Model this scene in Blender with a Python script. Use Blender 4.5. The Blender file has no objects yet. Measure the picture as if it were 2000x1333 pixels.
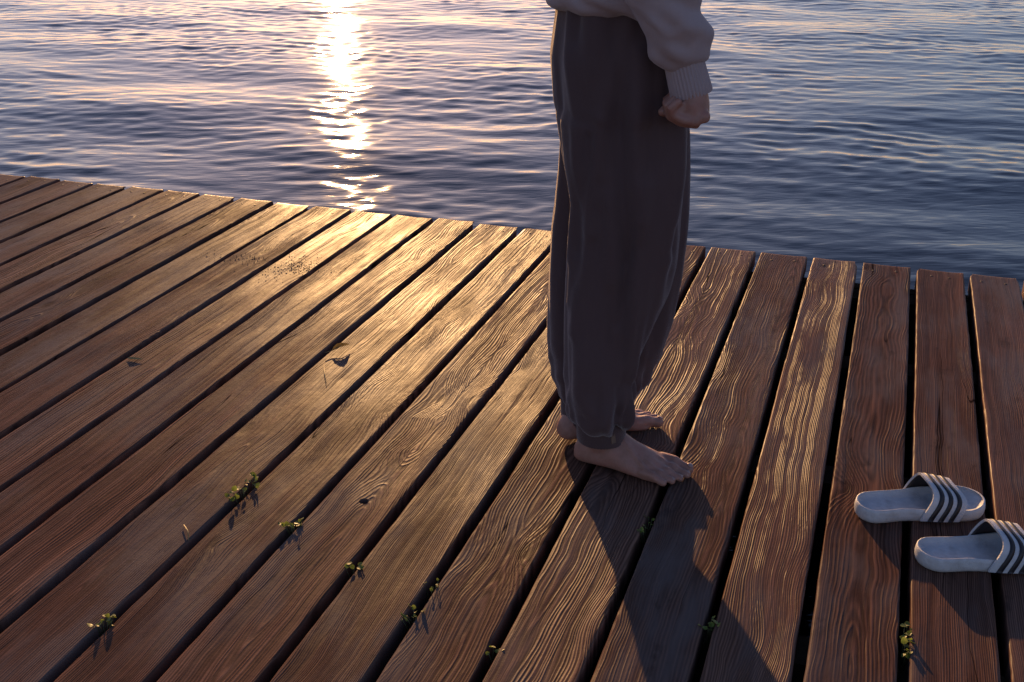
import bpy, bmesh, math, random
import numpy as np
from mathutils import Vector, Matrix, noise as mnoise

# ------------------------------------------------------------------ camera, sky, sun, exposure
scene = bpy.context.scene
col = scene.collection
R = math.radians
SUN_AZ, SUN_EL = -27.0, 9.0            # degrees, azimuth from +Y towards +X

cam_d = bpy.data.cameras.new('camera')
cam = bpy.data.objects.new('camera', cam_d)
col.objects.link(cam)
cam.location = (0.0, -3.2143, 1.1001)
cam.rotation_mode = 'XYZ'
cam.rotation_euler = (1.155225, 0.0006, 0.323316)
cam_d.sensor_width = 36.0
cam_d.sensor_fit = 'HORIZONTAL'
cam_d.lens = 2199.69 / 2000 * 36.0
cam_d.clip_start = 0.05
cam_d.clip_end = 20000
scene.camera = cam

world = bpy.data.worlds.new('World')
scene.world = world
world.use_nodes = True
wn = world.node_tree
wn.nodes.clear()
sky = wn.nodes.new('ShaderNodeTexSky')
sky.sky_type = 'NISHITA'
sky.sun_disc = False
sky.sun_elevation = R(SUN_EL)
sky.sun_rotation = R(SUN_AZ)
sky.altitude = 0
sky.air_density = 1.08
sky.dust_density = 0.28
sky.ozone_density = 4.0
bg = wn.nodes.new('ShaderNodeBackground')
bg.inputs['Strength'].default_value = 0.14
wo = wn.nodes.new('ShaderNodeOutputWorld')
tint = wn.nodes.new('ShaderNodeMix'); tint.data_type = 'RGBA'; tint.blend_type = 'MULTIPLY'
tint.inputs[0].default_value = 1.0
tint.inputs[7].default_value = (1.24, 0.84, 0.84, 1.0)      # mauve evening air, the same over the whole sky
wn.links.new(sky.outputs[0], tint.inputs[6])
wn.links.new(tint.outputs[2], bg.inputs['Color'])
wn.links.new(bg.outputs[0], wo.inputs['Surface'])

sd = bpy.data.lights.new('sun', 'SUN')
sd.energy = 5.0
sd.angle = R(0.5)
sd.color = (1.0, 0.565, 0.235)
sun = bpy.data.objects.new('sun', sd)
col.objects.link(sun)
sdir = Vector((math.sin(R(SUN_AZ)) * math.cos(R(SUN_EL)), math.cos(R(SUN_AZ)) * math.cos(R(SUN_EL)), math.sin(R(SUN_EL))))
sun.rotation_mode = 'QUATERNION'
sun.rotation_quaternion = sdir.to_track_quat('Z', 'Y')
sun.location = sdir * 30

vs = scene.view_settings
vs.view_transform = 'Standard'
vs.look = 'None'
vs.gamma = 1.0
vs.use_curve_mapping = False
vs.exposure = 0.52
scene.render.engine = 'CYCLES'
cy = scene.cycles
cy.use_denoising = True
cy.max_bounces = 6
cy.caustics_reflective = False
cy.caustics_refractive = False
cy.sample_clamp_indirect = 4.0

# ------------------------------------------------------------------ helpers
rng = np.random.default_rng(7)
random.seed(7)

def link(o, parent=None):
    col.objects.link(o)
    if parent is not None:
        o.parent = parent
    return o

def mesh_obj(name, verts, faces, mat, parent=None, smooth=True):
    me = bpy.data.meshes.new(name)
    me.from_pydata([tuple(v) for v in verts], [], [tuple(f) for f in faces])
    me.update()
    if mat is not None:
        me.materials.append(mat)
    if smooth:
        me.shade_smooth()
    return link(bpy.data.objects.new(name, me), parent)

def empty(name, loc=(0, 0, 0), rz=0.0):
    o = bpy.data.objects.new(name, None)
    o.location = loc
    o.rotation_euler = (0, 0, rz)
    o.empty_display_size = 0.05
    return link(o)

def tag(o, label=None, cat=None, group=None, kind=None):
    if label: o['label'] = label
    if cat: o['category'] = cat
    if group: o['group'] = group
    if kind: o['kind'] = kind
    return o

class Geo:
    """collects closed lofts, tubes and boxes"""
    def __init__(self):
        self.v, self.f = [], []
    def rings(self, rings, cap=True):
        n = len(rings[0]); b = len(self.v)
        for r in rings: self.v.extend([tuple(q) for q in r])
        for i in range(len(rings) - 1):
            for j in range(n):
                k = (j + 1) % n
                self.f.append((b + i*n + j, b + i*n + k, b + (i+1)*n + k, b + (i+1)*n + j))
        if cap:
            self.f.append(tuple(b + j for j in range(n))[::-1])
            e = b + (len(rings) - 1) * n
            self.f.append(tuple(e + j for j in range(n)))
    def oval(self, secs, n=32, p=2.3):
        """secs: (z, x0, x1, y0, y1) super-ellipse sections stacked in z"""
        rs = []
        for z, x0, x1, y0, y1 in secs:
            r = []
            for j in range(n):
                a = 2 * math.pi * j / n
                c, s = math.cos(a), math.sin(a)
                c = math.copysign(abs(c) ** (2 / p), c); s = math.copysign(abs(s) ** (2 / p), s)
                r.append(((x0 + x1)/2 + (x1 - x0)/2 * c, (y0 + y1)/2 + (y1 - y0)/2 * s, z))
            rs.append(r)
        self.rings(rs)
    def tube(self, pts, rad, n=14, dome=True):
        pts = [Vector(p) for p in pts]
        rad = list(rad) if hasattr(rad, '__len__') else [rad] * len(pts)
        if dome:
            d0 = (pts[0] - pts[1]).normalized(); d1 = (pts[-1] - pts[-2]).normalized()
            a, b = [], []; ra, rb = [], []
            for t in (85, 60, 30):
                a.append(pts[0] + d0 * rad[0] * math.sin(R(t))); ra.append(rad[0] * math.cos(R(t)))
                b.insert(0, pts[-1] + d1 * rad[-1] * math.sin(R(t))); rb.insert(0, rad[-1] * math.cos(R(t)))
            pts = a + pts + b; rad = ra + rad + rb
        rs = []; ref = None
        for i, p in enumerate(pts):
            t = (pts[min(i+1, len(pts)-1)] - pts[max(i-1, 0)]).normalized()
            if ref is None:
                ref = Vector((0, 0, 1)) if abs(t.z) < 0.8 else Vector((1, 0, 0))
            x = (ref - t * ref.dot(t)).normalized(); y = t.cross(x); ref = x
            rs.append([p + rad[i] * (math.cos(2*math.pi*j/n) * x + math.sin(2*math.pi*j/n) * y) for j in range(n)])
        self.rings(rs)
    def ball(self, c, r, n=16):
        """ellipsoid"""
        c = Vector(c); r = r if hasattr(r, '__len__') else (r, r, r)
        rs = []
        for i in range(1, n):
            t = -math.pi/2 + math.pi * i / n
            rs.append([c + Vector((r[0]*math.cos(t)*math.cos(2*math.pi*j/n), r[1]*math.cos(t)*math.sin(2*math.pi*j/n), r[2]*math.sin(t))) for j in range(n)])
        self.rings(rs)
    def box(self, x0, x1, y0, y1, z0, z1):
        b = len(self.v)
        self.v += [(x0,y0,z0),(x1,y0,z0),(x1,y1,z0),(x0,y1,z0),(x0,y0,z1),(x1,y0,z1),(x1,y1,z1),(x0,y1,z1)]
        self.f += [tuple(b+i for i in q) for q in ((0,3,2,1),(4,5,6,7),(0,1,5,4),(1,2,6,5),(2,3,7,6),(3,0,4,7))]
    def build(self, name, mat, parent=None, smooth=True):
        return mesh_obj(name, self.v, self.f, mat, parent, smooth)

def remeshed(name, geo, voxel, smooth_it, mat, parent, deform=None):
    """union of the closed shapes in geo as one continuous surface"""
    tmp = geo.build('tmp', None)
    md = tmp.modifiers.new('r', 'REMESH'); md.mode = 'VOXEL'; md.voxel_size = voxel
    if smooth_it:
        ms = tmp.modifiers.new('s', 'SMOOTH'); ms.factor = 0.5; ms.iterations = smooth_it
    dg = bpy.context.evaluated_depsgraph_get(); dg.update()
    me = bpy.data.meshes.new_from_object(tmp.evaluated_get(dg))
    old = tmp.data
    bpy.data.objects.remove(tmp); bpy.data.meshes.remove(old)
    me.name = name
    if deform is not None:
        n = len(me.vertices)
        co = np.empty(n*3, dtype=np.float32); me.vertices.foreach_get('co', co); co = co.reshape(-1, 3)
        no = np.empty(n*3, dtype=np.float32); me.vertex_normals.foreach_get('vector', no); no = no.reshape(-1, 3)
        co = deform(co.astype(np.float64), no.astype(np.float64))
        me.vertices.foreach_set('co', co.astype(np.float32).ravel()); me.update()
    me.materials.clear(); me.materials.append(mat); me.shade_smooth()
    return link(bpy.data.objects.new(name, me), parent)

# ---- node helper
class NT:
    def __init__(self, name):
        self.mat = bpy.data.materials.new(name); self.mat.use_nodes = True
        self.t = self.mat.node_tree; self.t.nodes.clear()
        self.out = self.t.nodes.new('ShaderNodeOutputMaterial')
    def n(self, typ, **kw):
        nd = self.t.nodes.new(typ)
        for k, v in kw.items(): setattr(nd, k, v)
        return nd
    def put(self, sock, val):
        if isinstance(val, bpy.types.NodeSocket): self.t.links.new(val, sock)
        elif val is not None: sock.default_value = val
    def m(self, op, a, b=None, c=None, clamp=False):
        nd = self.n('ShaderNodeMath', operation=op, use_clamp=clamp)
        self.put(nd.inputs[0], a)
        if b is not None: self.put(nd.inputs[1], b)
        if c is not None: self.put(nd.inputs[2], c)
        return nd.outputs[0]
    def xyz(self, x, y, z):
        nd = self.n('ShaderNodeCombineXYZ')
        for i, v in enumerate((x, y, z)): self.put(nd.inputs[i], v)
        return nd.outputs[0]
    def noise(self, vec, scale=1.0, detail=2.0, rough=0.5, dist=0.0):
        nd = self.n('ShaderNodeTexNoise')
        self.put(nd.inputs['Vector'], vec); nd.inputs['Scale'].default_value = scale
        nd.inputs['Detail'].default_value = detail; nd.inputs['Roughness'].default_value = rough
        nd.inputs['Distortion'].default_value = dist
        return nd.outputs['Fac']
    def ramp(self, v, a, b, c=0.0, d=1.0, smooth=True):
        nd = self.n('ShaderNodeMapRange', interpolation_type='SMOOTHSTEP' if smooth else 'LINEAR')
        self.put(nd.inputs[0], v)
        for i, q in enumerate((a, b, c, d)): self.put(nd.inputs[i+1], q)
        return nd.outputs[0]
    def mix(self, f, a, b, blend='MIX'):
        nd = self.n('ShaderNodeMix', data_type='RGBA', blend_type=blend)
        self.put(nd.inputs[0], f)
        for i, q in ((6, a), (7, b)):
            self.put(nd.inputs[i], (*q, 1.0) if isinstance(q, tuple) and len(q) == 3 else q)
        return nd.outputs[2]
    def attr(self, name):
        nd = self.n('ShaderNodeAttribute', attribute_type='OBJECT', attribute_name=name)
        return nd.outputs['Fac']
    def objco(self):
        tc = self.n('ShaderNodeTexCoord'); s = self.n('ShaderNodeSeparateXYZ')
        self.t.links.new(tc.outputs['Object'], s.inputs[0])
        return tc.outputs['Object'], s.outputs[0], s.outputs[1], s.outputs[2]
    def bsdf(self, color, rough=0.5, height=None, bump=1.0, **kw):
        b = self.n('ShaderNodeBsdfPrincipled')
        self.put(b.inputs['Base Color'], (*color, 1.0) if isinstance(color, tuple) and len(color) == 3 else color)
        self.put(b.inputs['Roughness'], rough)
        for k, v in kw.items(): self.put(b.inputs[k.replace('_', ' ')], v)
        if height is not None:
            bp = self.n('ShaderNodeBump'); bp.inputs['Strength'].default_value = 1.0
            bp.inputs['Distance'].default_value = bump
            self.put(bp.inputs['Height'], height)
            self.t.links.new(bp.outputs[0], b.inputs['Normal'])
        self.t.links.new(b.outputs[0], self.out.inputs['Surface'])
        return self.mat

# ------------------------------------------------------------------ materials
def wood_material():
    k = NT('weathered_wood')
    vec, x, y, z = k.objco()
    seed = k.attr('seed'); pith = k.attr('pith'); depth = k.attr('pith_depth'); tilt = k.attr('tilt')
    freq = k.attr('ring'); relief = k.attr('relief'); knot = k.attr('knot'); tone = k.attr('tone'); wav = k.attr('wave')
    sz = k.m('MULTIPLY', seed, 17.31)
    M = lambda a, b: k.m('MULTIPLY', a, b)
    A = lambda a, b: k.m('ADD', a, b)
    S = lambda a, b: k.m('SUBTRACT', a, b)
    w1 = S(k.noise(k.xyz(M(x, 3.0), M(y, 1.1), sz), 1, 1.5), 0.5)
    w2 = S(k.noise(k.xyz(M(x, 9.0), M(y, 5.0), A(sz, 5.2)), 1, 2.0), 0.5)
    w3 = S(k.noise(k.xyz(M(x, 30.0), M(y, 16.0), A(sz, 9.7)), 1, 2.0), 0.5)
    w4 = S(k.noise(k.xyz(M(x, 4.0), M(y, 1.7), A(sz, 31.0)), 1, 1.5), 0.5)
    # knots: islands the rings flow around
    vo = k.n('ShaderNodeTexVoronoi', voronoi_dimensions='3D', feature='F1')
    vo.inputs['Scale'].default_value = 1.0
    k.put(vo.inputs['Vector'], k.xyz(A(M(x, 7.5), M(w2, 0.30)), A(M(y, 3.3), M(w3, 0.10)), M(seed, 7.7)))
    kd = vo.outputs['Distance']
    kn = k.m('POWER', k.ramp(kd, 0.0, 0.62, 1.0, 0.0, False), 2.0)
    kn = M(kn, knot)
    xx = A(S(x, pith), A(M(w1, 0.042), M(M(w2, 0.015), wav)))
    dd = A(A(depth, M(y, tilt)), M(w4, 0.07))
    r = k.m('SQRT', A(M(xx, xx), M(dd, dd)))
    r = A(r, M(kn, 0.045))
    ph = A(M(r, freq), M(w3, 0.40))
    ph = A(ph, M(k.noise(k.xyz(M(r, 60.0), sz, 0.0), 1, 2.0), 2.2))
    sn = A(M(k.m('SINE', M(ph, 6.28318)), 0.5), 0.5)
    each = k.noise(k.xyz(M(ph, 0.55), M(y, 0.6), sz), 1, 1.0)            # some rings stand proud, some hardly show
    each = k.ramp(each, 0.32, 0.66, 0.15, 1.35)
    ridge = M(k.m('POWER', sn, 1.7), each)
    streak = k.noise(k.xyz(A(M(x, 62.0), M(w2, 1.6)), M(y, 1.3), A(sz, 200.0)), 1, 3.0, 0.65)
    streak2 = k.noise(k.xyz(A(M(x, 150.0), M(w2, 3.0)), M(y, 2.2), A(sz, 210.0)), 1, 2.0, 0.6)
    # fibres along the board, cross saw marks, lumps
    fib = k.noise(k.xyz(M(x, 520.0), M(y, 14.0), sz), 1, 2.0, 0.6)
    saw = k.noise(k.xyz(M(x, 25.0), M(y, 420.0), sz), 1, 1.0)
    lump = k.noise(k.xyz(M(x, 55.0), M(y, 30.0), A(sz, 3.0)), 1, 3.0, 0.6)
    patch = k.noise(k.xyz(M(x, 14.0), M(y, 3.6), A(sz, 77.0)), 1, 3.0, 0.6)
    wear = k.ramp(patch, 0.32, 0.66, 0.25, 1.25)
    # drying cracks
    cn = k.noise(k.xyz(A(M(x, 24.0), M(w2, 0.7)), M(y, 0.45), A(sz, 50.0)), 1, 1.0)
    cm = k.ramp(k.noise(k.xyz(M(x, 9.0), M(y, 0.8), A(sz, 60.0)), 1, 1.0), 0.49, 0.56)
    crack = M(k.ramp(k.m('ABSOLUTE', S(cn, 0.5)), 0.0, 0.0055, 1.0, 0.0), cm)
    core = k.ramp(kd, 0.05, 0.12, 1.0, 0.0)
    core = M(core, k.m('MINIMUM', knot, 1.0))
    h = M(M(ridge, M(relief, wear)), 0.00043)
    h = A(h, M(fib, 0.00010)); h = A(h, M(streak, 0.0016)); h = A(h, M(streak2, 0.0007)); h = A(h, M(saw, 0.00006)); h = A(h, M(lump, 0.0005))
    h = S(h, M(crack, 0.0002)); h = S(h, M(core, 0.0006))
    light = k.mix(tone, (0.205, 0.098, 0.066), (0.320, 0.168, 0.116))
    dark = k.mix(tone, (0.046, 0.022, 0.016), (0.080, 0.040, 0.029))
    c = k.mix(A(M(sn, 0.75), M(fib, 0.25)), dark, light)
    c = k.mix(k.ramp(streak, 0.36, 0.60, 0.62, 0.0), c, dark)
    c = k.mix(k.ramp(streak2, 0.40, 0.62, 0.35, 0.0), c, dark)
    grey = k.ramp(k.noise(k.xyz(M(x, 9.0), M(y, 2.4), A(sz, 40.0)), 1, 4.0, 0.65), 0.40, 0.70, 0.0, 0.85)
    c = k.mix(grey, c, (0.130, 0.098, 0.090))
    st = k.ramp(k.noise(k.xyz(M(x, 22.0), M(y, 9.0), A(sz, 90.0)), 1, 4.0, 0.7), 0.58, 0.74, 0.0, 0.55)
    c = k.mix(st, c, (0.034, 0.020, 0.016))
    c = k.mix(M(crack, 0.9), c, (0.010, 0.006, 0.005))
    c = k.mix(M(core, 0.7), c, (0.045, 0.020, 0.013))
    ro = A(k.ramp(patch, 0.3, 0.7, 0.41, 0.50), M(sn, -0.03))
    gl = M(k.ramp(k.noise(k.xyz(M(x, 10.0), M(y, 4.0), A(sz, 120.0)), 1, 3.0, 0.6), 0.35, 0.65, 0.55, 1.15), k.attr('gloss'))
    return k.bsdf(c, ro, h, 1.0, Specular_IOR_Level=M(M(gl, 0.024), S(1.0, crack)))

def simple_material(name, c1, c2, scale, rough=0.7, bump=0.0, detail=3.0, **kw):
    k = NT(name); vec, x, y, z = k.objco()
    nz = k.noise(vec, scale, detail, 0.6)
    return k.bsdf(k.mix(k.ramp(nz, 0.3, 0.7), c1, c2), rough, nz if bump else None, bump or 1.0, **kw)

def water_material():
    k = NT('lake_water'); vec, x, y, z = k.objco()
    # capillary ripples too fine for the mesh
    ca, sa = math.cos(R(30)), math.sin(R(30))
    a = k.m('ADD', k.m('MULTIPLY', x, ca), k.m('MULTIPLY', y, sa)); b = k.m('SUBTRACT', k.m('MULTIPLY', y, ca), k.m('MULTIPLY', x, sa))
    n1 = k.noise(k.xyz(k.m('MULTIPLY', a, 4.5), k.m('MULTIPLY', b, 11.0), 0.0), 1, 2.0, 0.45, 0.4)
    n2 = k.noise(k.xyz(k.m('MULTIPLY', x, 3.0), k.m('MULTIPLY', y, 6.0), 4.0), 1, 2.0, 0.45, 0.5)
    c2, s2 = math.cos(R(18)), math.sin(R(18))
    u = k.m('ADD', k.m('MULTIPLY', x, c2), k.m('MULTIPLY', y, s2)); v = k.m('SUBTRACT', k.m('MULTIPLY', y, c2), k.m('MULTIPLY', x, s2))
    n3 = k.noise(k.xyz(k.m('MULTIPLY', u, 7.0), k.m('MULTIPLY', v, 26.0), 8.0), 1, 2.0, 0.5, 0.6)
    h = k.m('ADD', k.m('MULTIPLY', n1, 0.0024), k.m('MULTIPLY', n2, 0.0020))
    h = k.m('ADD', h, k.m('MULTIPLY', n3, 0.0016))
    return k.bsdf((0.006, 0.009, 0.016), 0.055, h, 1.0, IOR=1.333, Specular_IOR_Level=0.28)

def cloth_material(name, c1, c2, sheen, tint):
    k = NT(name); vec, x, y, z = k.objco()
    a = k.noise(k.xyz(k.m('MULTIPLY', x, 60.0), k.m('MULTIPLY', y, 60.0), k.m('MULTIPLY', z, 18.0)), 1, 3.0, 0.6)
    f = k.noise(vec, 1100.0, 2.0, 0.6)
    h = k.m('ADD', k.m('MULTIPLY', f, 0.0005), k.m('MULTIPLY', a, 0.0006))
    c = k.mix(k.m('ADD', k.m('MULTIPLY', a, 0.5), k.m('MULTIPLY', f, 0.5)), c1, c2)
    return k.bsdf(c, 0.95, h, 1.0, Sheen_Weight=sheen, Sheen_Roughness=0.35, Sheen_Tint=(*tint, 1.0), Specular_IOR_Level=0.15)

def skin_material():
    k = NT('skin'); vec, x, y, z = k.objco()
    a = k.noise(vec, 45.0, 3.0, 0.6); f = k.noise(vec, 600.0, 2.0)
    c = k.mix(k.ramp(a, 0.3, 0.7), (0.32, 0.155, 0.11), (0.41, 0.21, 0.16))
    red = k.ramp(k.noise(vec, 22.0, 3.0, 0.6), 0.45, 0.75, 0.0, 0.6)
    c = k.mix(red, c, (0.38, 0.14, 0.10))
    h = k.m('ADD', k.m('MULTIPLY', f, 0.00025), k.m('MULTIPLY', a, 0.0012))
    return k.bsdf(c, 0.5, h, 1.0, Subsurface_Weight=0.12, Subsurface_Radius=(0.012, 0.005, 0.003), Subsurface_Scale=0.6)

def rubber_material():
    k = NT('pale_rubber'); vec, x, y, z = k.objco()
    f = k.noise(vec, 420.0, 3.0, 0.6); g = k.noise(vec, 60.0, 3.0, 0.6)
    c = k.mix(k.ramp(g, 0.35, 0.75), (0.54, 0.54, 0.55), (0.63, 0.63, 0.64))
    return k.bsdf(k.mix(k.ramp(k.noise(vec, 26.0, 4.0, 0.7), 0.5, 0.75, 0.0, 0.5), c, (0.34, 0.31, 0.29)), 0.55, k.m('MULTIPLY', f, 0.0011), 1.0)

def strap_material():
    k = NT('textured_strap'); vec, x, y, z = k.objco()
    vo = k.n('ShaderNodeTexVoronoi', feature='F1'); vo.inputs['Scale'].default_value = 330.0
    k.put(vo.inputs['Vector'], vec)
    h = k.m('MULTIPLY', vo.outputs['Distance'], -0.0007)
    g = k.noise(vec, 60.0, 3.0)
    c = k.mix(k.ramp(g, 0.35, 0.75), (0.52, 0.52, 0.54), (0.60, 0.60, 0.62))
    return k.bsdf(c, 0.5, h, 1.0)

def leaf_material(name, c1, c2):
    k = NT(name); vec, x, y, z = k.objco()
    a = k.noise(vec, 120.0, 2.0)
    c = k.mix(k.ramp(a, 0.3, 0.7), c1, c2)
    d = k.n('ShaderNodeBsdfPrincipled'); k.put(d.inputs['Base Color'], c); d.inputs['Roughness'].default_value = 0.45
    t = k.n('ShaderNodeBsdfTranslucent'); k.put(t.inputs['Color'], c)
    mx = k.n('ShaderNodeMixShader'); mx.inputs[0].default_value = 0.5
    k.t.links.new(d.outputs[0], mx.inputs[1]); k.t.links.new(t.outputs[0], mx.inputs[2])
    k.t.links.new(mx.outputs[0], k.out.inputs['Surface'])
    return k.mat

M_wood = wood_material()
M_joist = simple_material('damp_timber', (0.045, 0.028, 0.018), (0.075, 0.048, 0.03), 30, 0.9, Specular_IOR_Level=0.08)
M_water = water_material()
M_nail = simple_material('rusty_nail', (0.03, 0.022, 0.020), (0.07, 0.045, 0.035), 300, 0.6, Metallic=0.6)
M_pants = cloth_material('dark_taupe_fleece', (0.092, 0.058, 0.057), (0.126, 0.081, 0.079), 0.5, (1.0, 0.9, 0.85))
M_shirt = cloth_material('pale_heather_fleece', (0.38, 0.285, 0.28), (0.49, 0.37, 0.36), 0.35, (1.0, 0.95, 0.95))
M_skin = skin_material()
M_nailskin = simple_material('nail_skin', (0.34, 0.19, 0.15), (0.40, 0.23, 0.19), 90, 0.35)
M_hair = simple_material('brown_hair', (0.035, 0.02, 0.012), (0.07, 0.04, 0.025), 90, 0.5)
M_tag = simple_material('tan_tag', (0.16, 0.10, 0.07), (0.20, 0.13, 0.09), 200, 0.6)
M_rubber = rubber_material()
M_strap = strap_material()
M_dark = simple_material('dark_stripe', (0.012, 0.010, 0.014), (0.022, 0.018, 0.022), 150, 0.5)
M_leaf = leaf_material('weed_leaf', (0.13, 0.18, 0.022), (0.22, 0.26, 0.045))
M_stem = simple_material('weed_stem', (0.06, 0.07, 0.02), (0.09, 0.08, 0.03), 100, 0.6)
M_dry = leaf_material('dry_leaf', (0.16, 0.115, 0.03), (0.24, 0.17, 0.05))
M_straw = simple_material('straw', (0.22, 0.16, 0.05), (0.30, 0.22, 0.08), 150, 0.6)
M_dirt = simple_material('dirt_crumb', (0.05, 0.03, 0.022), (0.10, 0.06, 0.045), 200, 0.8)

# ------------------------------------------------------------------ water
WATER_Z = -0.42
def spread(lo, hi, step, far):
    a = list(np.arange(lo, hi + step/2, step)); s = step; p = a[-1]; q = a[0]; left = []
    up = []
    while p < far: s *= 1.35; p += s; up.append(p)
    s = step
    while q > -far: s *= 1.35; q -= s; left.insert(0, q)
    return np.array(left + a + up)
def make_water():
    xs = spread(-12.5, 7.5, 0.024, 6000.0); ys = spread(-0.3, 14.5, 0.024, 6000.0)
    X, Y = np.meshgrid(xs, ys)
    gx = np.gradient(xs)[None, :]; gy = np.gradient(ys)[:, None]
    g = np.maximum(gx, gy)
    Z = np.zeros_like(X); DX = np.zeros_like(X); DY = np.zeros_like(X)
    r = np.random.default_rng(21)
    def band(n, l0, l1, slope, mean, spr):
        nonlocal Z, DX, DY
        for i in range(n):
            lam = l0 * (l1 / l0) ** r.random(); kk = 2 * math.pi / lam
            th = R(mean) + R(spr) * r.standard_normal()
            a = slope / kk * math.sqrt(2.0 / n)
            kx, ky = kk * math.sin(th), kk * math.cos(th)
            p = kx * X + ky * Y + r.random() * 6.283
            w = np.clip(2.0 - g / (lam * 0.27), 0, 1) * a
            Z += w * np.sin(p); DX += w * math.sin(th) * np.cos(p); DY += w * math.cos(th) * np.cos(p)
    band(5, 1.1, 2.2, 0.018, -12, 22)
    band(5, 0.9, 1.6, 0.014, 28, 15)
    band(16, 0.35, 0.9, 0.014, -14, 45)
    def field(n, l0, l1):
        f = np.zeros_like(X)
        for i in range(n):
            kk = 2 * math.pi / (l0 * (l1 / l0) ** r.random()); th = r.random() * 6.283
            f += np.sin(kk * (X * math.cos(th) + Y * math.sin(th)) + r.random() * 6.283)
        return f / math.sqrt(n / 2.0)
    for n, l0, l1, sl, mean, spr in ((18, .16, .42, .017, -30, 16), (18, .13, .34, .018, 2, 16), (22, .095, .20, .022, -16, 26), (34, .095, .24, .034, -40, 70)):
        Z0, X0, Y0 = Z, DX, DY
        Z = np.zeros_like(X); DX = np.zeros_like(X); DY = np.zeros_like(X)
        band(n, l0, l1, sl, mean, spr)
        gust = np.clip(.85 + .55 * field(9, 1.2, 4.5), .12, 1.8)
        Z = Z0 + Z * gust; DX = X0 + DX * gust; DY = Y0 + DY * gust
    X = X + DX * 0.8; Y = Y + DY * 0.8
    nx, ny = len(xs), len(ys)
    me = bpy.data.meshes.new('water')
    me.vertices.add(nx * ny)
    me.vertices.foreach_set('co', np.stack([X, Y, Z], -1).astype(np.float32).ravel())
    idx = np.arange(nx * ny).reshape(ny, nx)
    q = np.stack([idx[:-1, :-1], idx[:-1, 1:], idx[1:, 1:], idx[1:, :-1]], -1).reshape(-1, 4)
    nf = len(q)
    me.loops.add(nf * 4); me.loops.foreach_set('vertex_index', q.astype(np.int32).ravel())
    me.polygons.add(nf); me.polygons.foreach_set('loop_start', (np.arange(nf) * 4).astype(np.int32))
    me.update(calc_edges=True); me.shade_smooth()
    me.materials.append(M_water)
    o = link(bpy.data.objects.new('water', me)); o.location.z = WATER_Z
    tag(o, 'rippled lake water with golden sun glints beyond the deck edge', kind='structure')
make_water()

# ------------------------------------------------------------------ the deck
GAPS = [-2.927,-2.782,-2.638,-2.496,-2.352,-2.205,-2.059,-1.917,-1.776,-1.628,-1.481,-1.337,-1.191,-1.043,-0.902,-0.749,
        -0.605,-0.458,-0.309,-0.162,-0.020,0.125,0.266,0.407]
while GAPS[0] > -4.0: GAPS.insert(0, GAPS[0] - 0.145 + rng.uniform(-.002, .002))
N_LEFT = len(GAPS) - 24
while GAPS[-1] < 1.6: GAPS.append(GAPS[-1] + 0.145 + rng.uniform(-.002, .002))
deck = empty('wooden_deck', (-1.0, -2.0, 0.0))
tag(deck, 'weathered brown plank deck with dark gaps ending above the water', 'deck')
PLANK_T = 0.042
LEN = 4.6
# per plank look, index counted from the leftmost plank that the photograph shows whole
#           pith   depth  tilt   ring  relief knot tone wave
STYLE = {
 0: (0.03, .05, .012, 190, .8, .3, .35, 1.0), 1: (0.10, .03, .008, 190, 1.0, .2, .30, .8), 2: (0.16, .02, .004, 260, .7, .2, .35, .5),
 3: (-.15, .02, .003, 260, .6, .4, .45, .5), 4: (0.01, .03, .020, 170, .9, .8, .40, 1.3), 5: (0.17, .03, .004, 230, .8, .3, .35, .6),
 6: (-.01, .03, .018, 180, 1.0, .9, .45, 1.2), 7: (.20, .02, .003, 300, .6, .5, .40, .5), 8: (.14, .02, .004, 290, .9, .8, .40, .7),
 9: (.03, .03, .015, 170, 1.1, .6, .50, 1.0), 10: (-.2, .03, .004, 300, .8, .5, .45, .6), 11: (.16, .03, .006, 210, 1.0, .7, .55, .9),
 12: (-.02, .03, .016, 200, 1.1, .6, .55, 1.0), 13: (-.13, .03, .005, 250, 1.1, .8, .50, .8), 14: (.01, .02, .018, 190, 1.1, 1.0, .45, 1.3),
 15: (.15, .02, .005, 280, 1.2, .5, .40, .7), 16: (.02, .03, .022, 150, 1.2, .9, .45, 1.4), 17: (-.03, .02, .020, 165, 1.2, 1.0, .45, 1.5),
 18: (.04, .03, .016, 170, 1.1, 1.0, .40, 1.5), 19: (.15, .02, .005, 250, 1.2, .8, .50, .9), 20: (0.0, .04, .020, 150, 1.1, 1.0, .40, 1.5),
 21: (-.14, .03, .003, 270, .6, .6, .30, .6), 22: (.18, .03, .003, 270, .5, .5, .25, .5)}

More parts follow.
